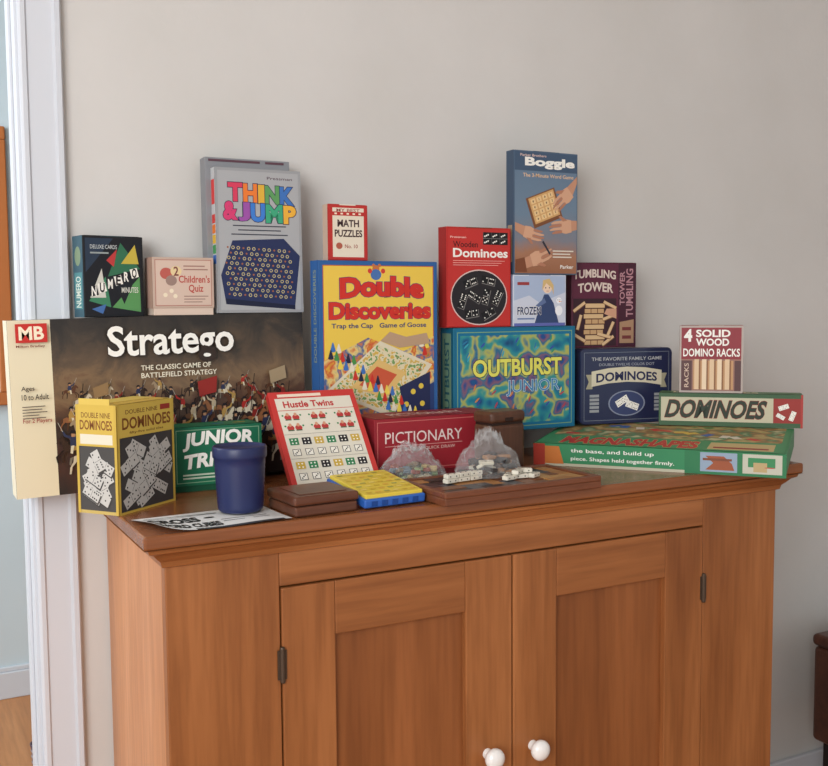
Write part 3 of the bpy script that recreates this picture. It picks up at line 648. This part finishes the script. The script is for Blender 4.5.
bm=bmesh.new(); nx,ny=40,24; w,d=.2,.118
def pz(u,v):
    return .0008+.013*max(0,(.3-u)/.3)**2*(1-v)*1.2+.0016*(1+sin(u*9+v*3))*(1-v)*.5
G=[[bm.verts.new((u*w,v*d,pz(u,v))) for v in [j/ny for j in range(ny+1)]] for u in [i/nx for i in range(nx+1)]]
for i in range(nx):
    for j in range(ny):
        f=bm.faces.new((G[i][j],G[i+1][j],G[i+1][j+1],G[i][j+1])); u=i/nx; v=j/ny
        f.material_index=1 if (.28<u<.95 and v<.06 ) else 0
o=mesh_obj('instruction_leaflet',bm,[flat((216,216,214),.6),flat((60,60,62))]); place(o,(.014,-.452,.9205),3)
A=Art(o,w,d,.0045); A.face('T')
A.text('CROSS',.05,.44,.42,.72,K,.05).text('WORD CUBES',.06,.12,.52,.36,K,.05).rect(.55,.3,.9,.32,K).rect(.55,.4,.9,.42,K).rect(.06,.8,.6,.83,K).ell(.5,.6,.04,.04,K)
ob=A.done()
for v in ob.data.vertices:
    u,vv=v.co.x/w,v.co.y/d; v.co.z=pz(u,vv)+.0005

# ================================================================ OTHER FURNITURE
dk=wood('dark_stained_wood',[(60,34,26),(78,46,34),(92,56,42)],'x',10,.35)
bm=bmesh.new()
bm_box(bm,1.67,-.62,.395,2.2,-.12,.425,0,.012,4); bm_box(bm,1.672,-.60,.16,2.18,-.125,.395,0,.012,4)
bm_box(bm,1.74,-.605,.2,2.12,-.60,.36,0,.003); bm_box(bm,1.91,-.62,.27,1.95,-.604,.29,1,.004)
for x in(1.69,2.12):
    for y in(-.595,-.19): bm_box(bm,x,y,0,x+.045,y+.045,.17,1,.004)
mesh_obj('side_table',bm,[dk,flat((34,26,24),.5)])
bm=bmesh.new(); lathe(bm,[(0,0),(.024,0),(.026,.003),(.028,.05),(.031,.062),(.0315,.065),(.029,.066),(.027,.062),(.024,.004),(0,.004)],.036,1.0,32)
for k in range(3): lathe(bm,[(.0265+.0008*k,.012+.016*k),(.0285+.0008*k,.015+.016*k),(.0270+.0008*k,.019+.016*k)],.036,1.0,32,1)
mesh_obj('small_plant_pot',bm,[flat((96,78,92),.5),flat((150,146,152),.5)],None,True)

# ================================================================ LIGHT
def area(name,loc,target,size,power,col=(1,1,1)):
    l=bpy.data.lights.new(name,'AREA'); l.shape='RECTANGLE'; l.size=size[0]; l.size_y=size[1]; l.energy=power; l.color=col
    o=link(bpy.data.objects.new(name,l)); o.location=loc
    o.rotation_euler=(Vector(target)-Vector(loc)).to_track_quat('-Z','Y').to_euler(); return o
area('window_light',(-2.1,-2.9,1.8),(1.0,0,1.75),(1.7,1.6),88,(.98,.99,1))
area('hall_window_light',(-1.6,.75,1.9),(.2,1.4,.9),(.9,1.1),36,(.88,.95,1))
w_=bpy.data.worlds.new('World'); sc.world=w_; w_.use_nodes=True
w_.node_tree.nodes['Background'].inputs[0].default_value=(.93,.97,1,1); w_.node_tree.nodes['Background'].inputs[1].default_value=.72

# ================================================================ CAMERA
yaw,pitch,roll=.4859,.0760,-.0079
F=Vector((sin(yaw)*cos(pitch),cos(yaw)*cos(pitch),-sin(pitch))); R=Vector((cos(yaw),-sin(yaw),0)); U=R.cross(F)
R2=R*cos(roll)+U*sin(roll); U2=U*cos(roll)-R*sin(roll)
cam=bpy.data.cameras.new('camera'); co=link(bpy.data.objects.new('camera',cam))
M=Matrix((R2,U2,-F)).transposed().to_4x4(); M.translation=Vector((-.2951,-1.7823,1.2238)); co.matrix_world=M
cam.sensor_width=36; cam.lens=1003.2/828*36; cam.clip_start=.02
sc.camera=co
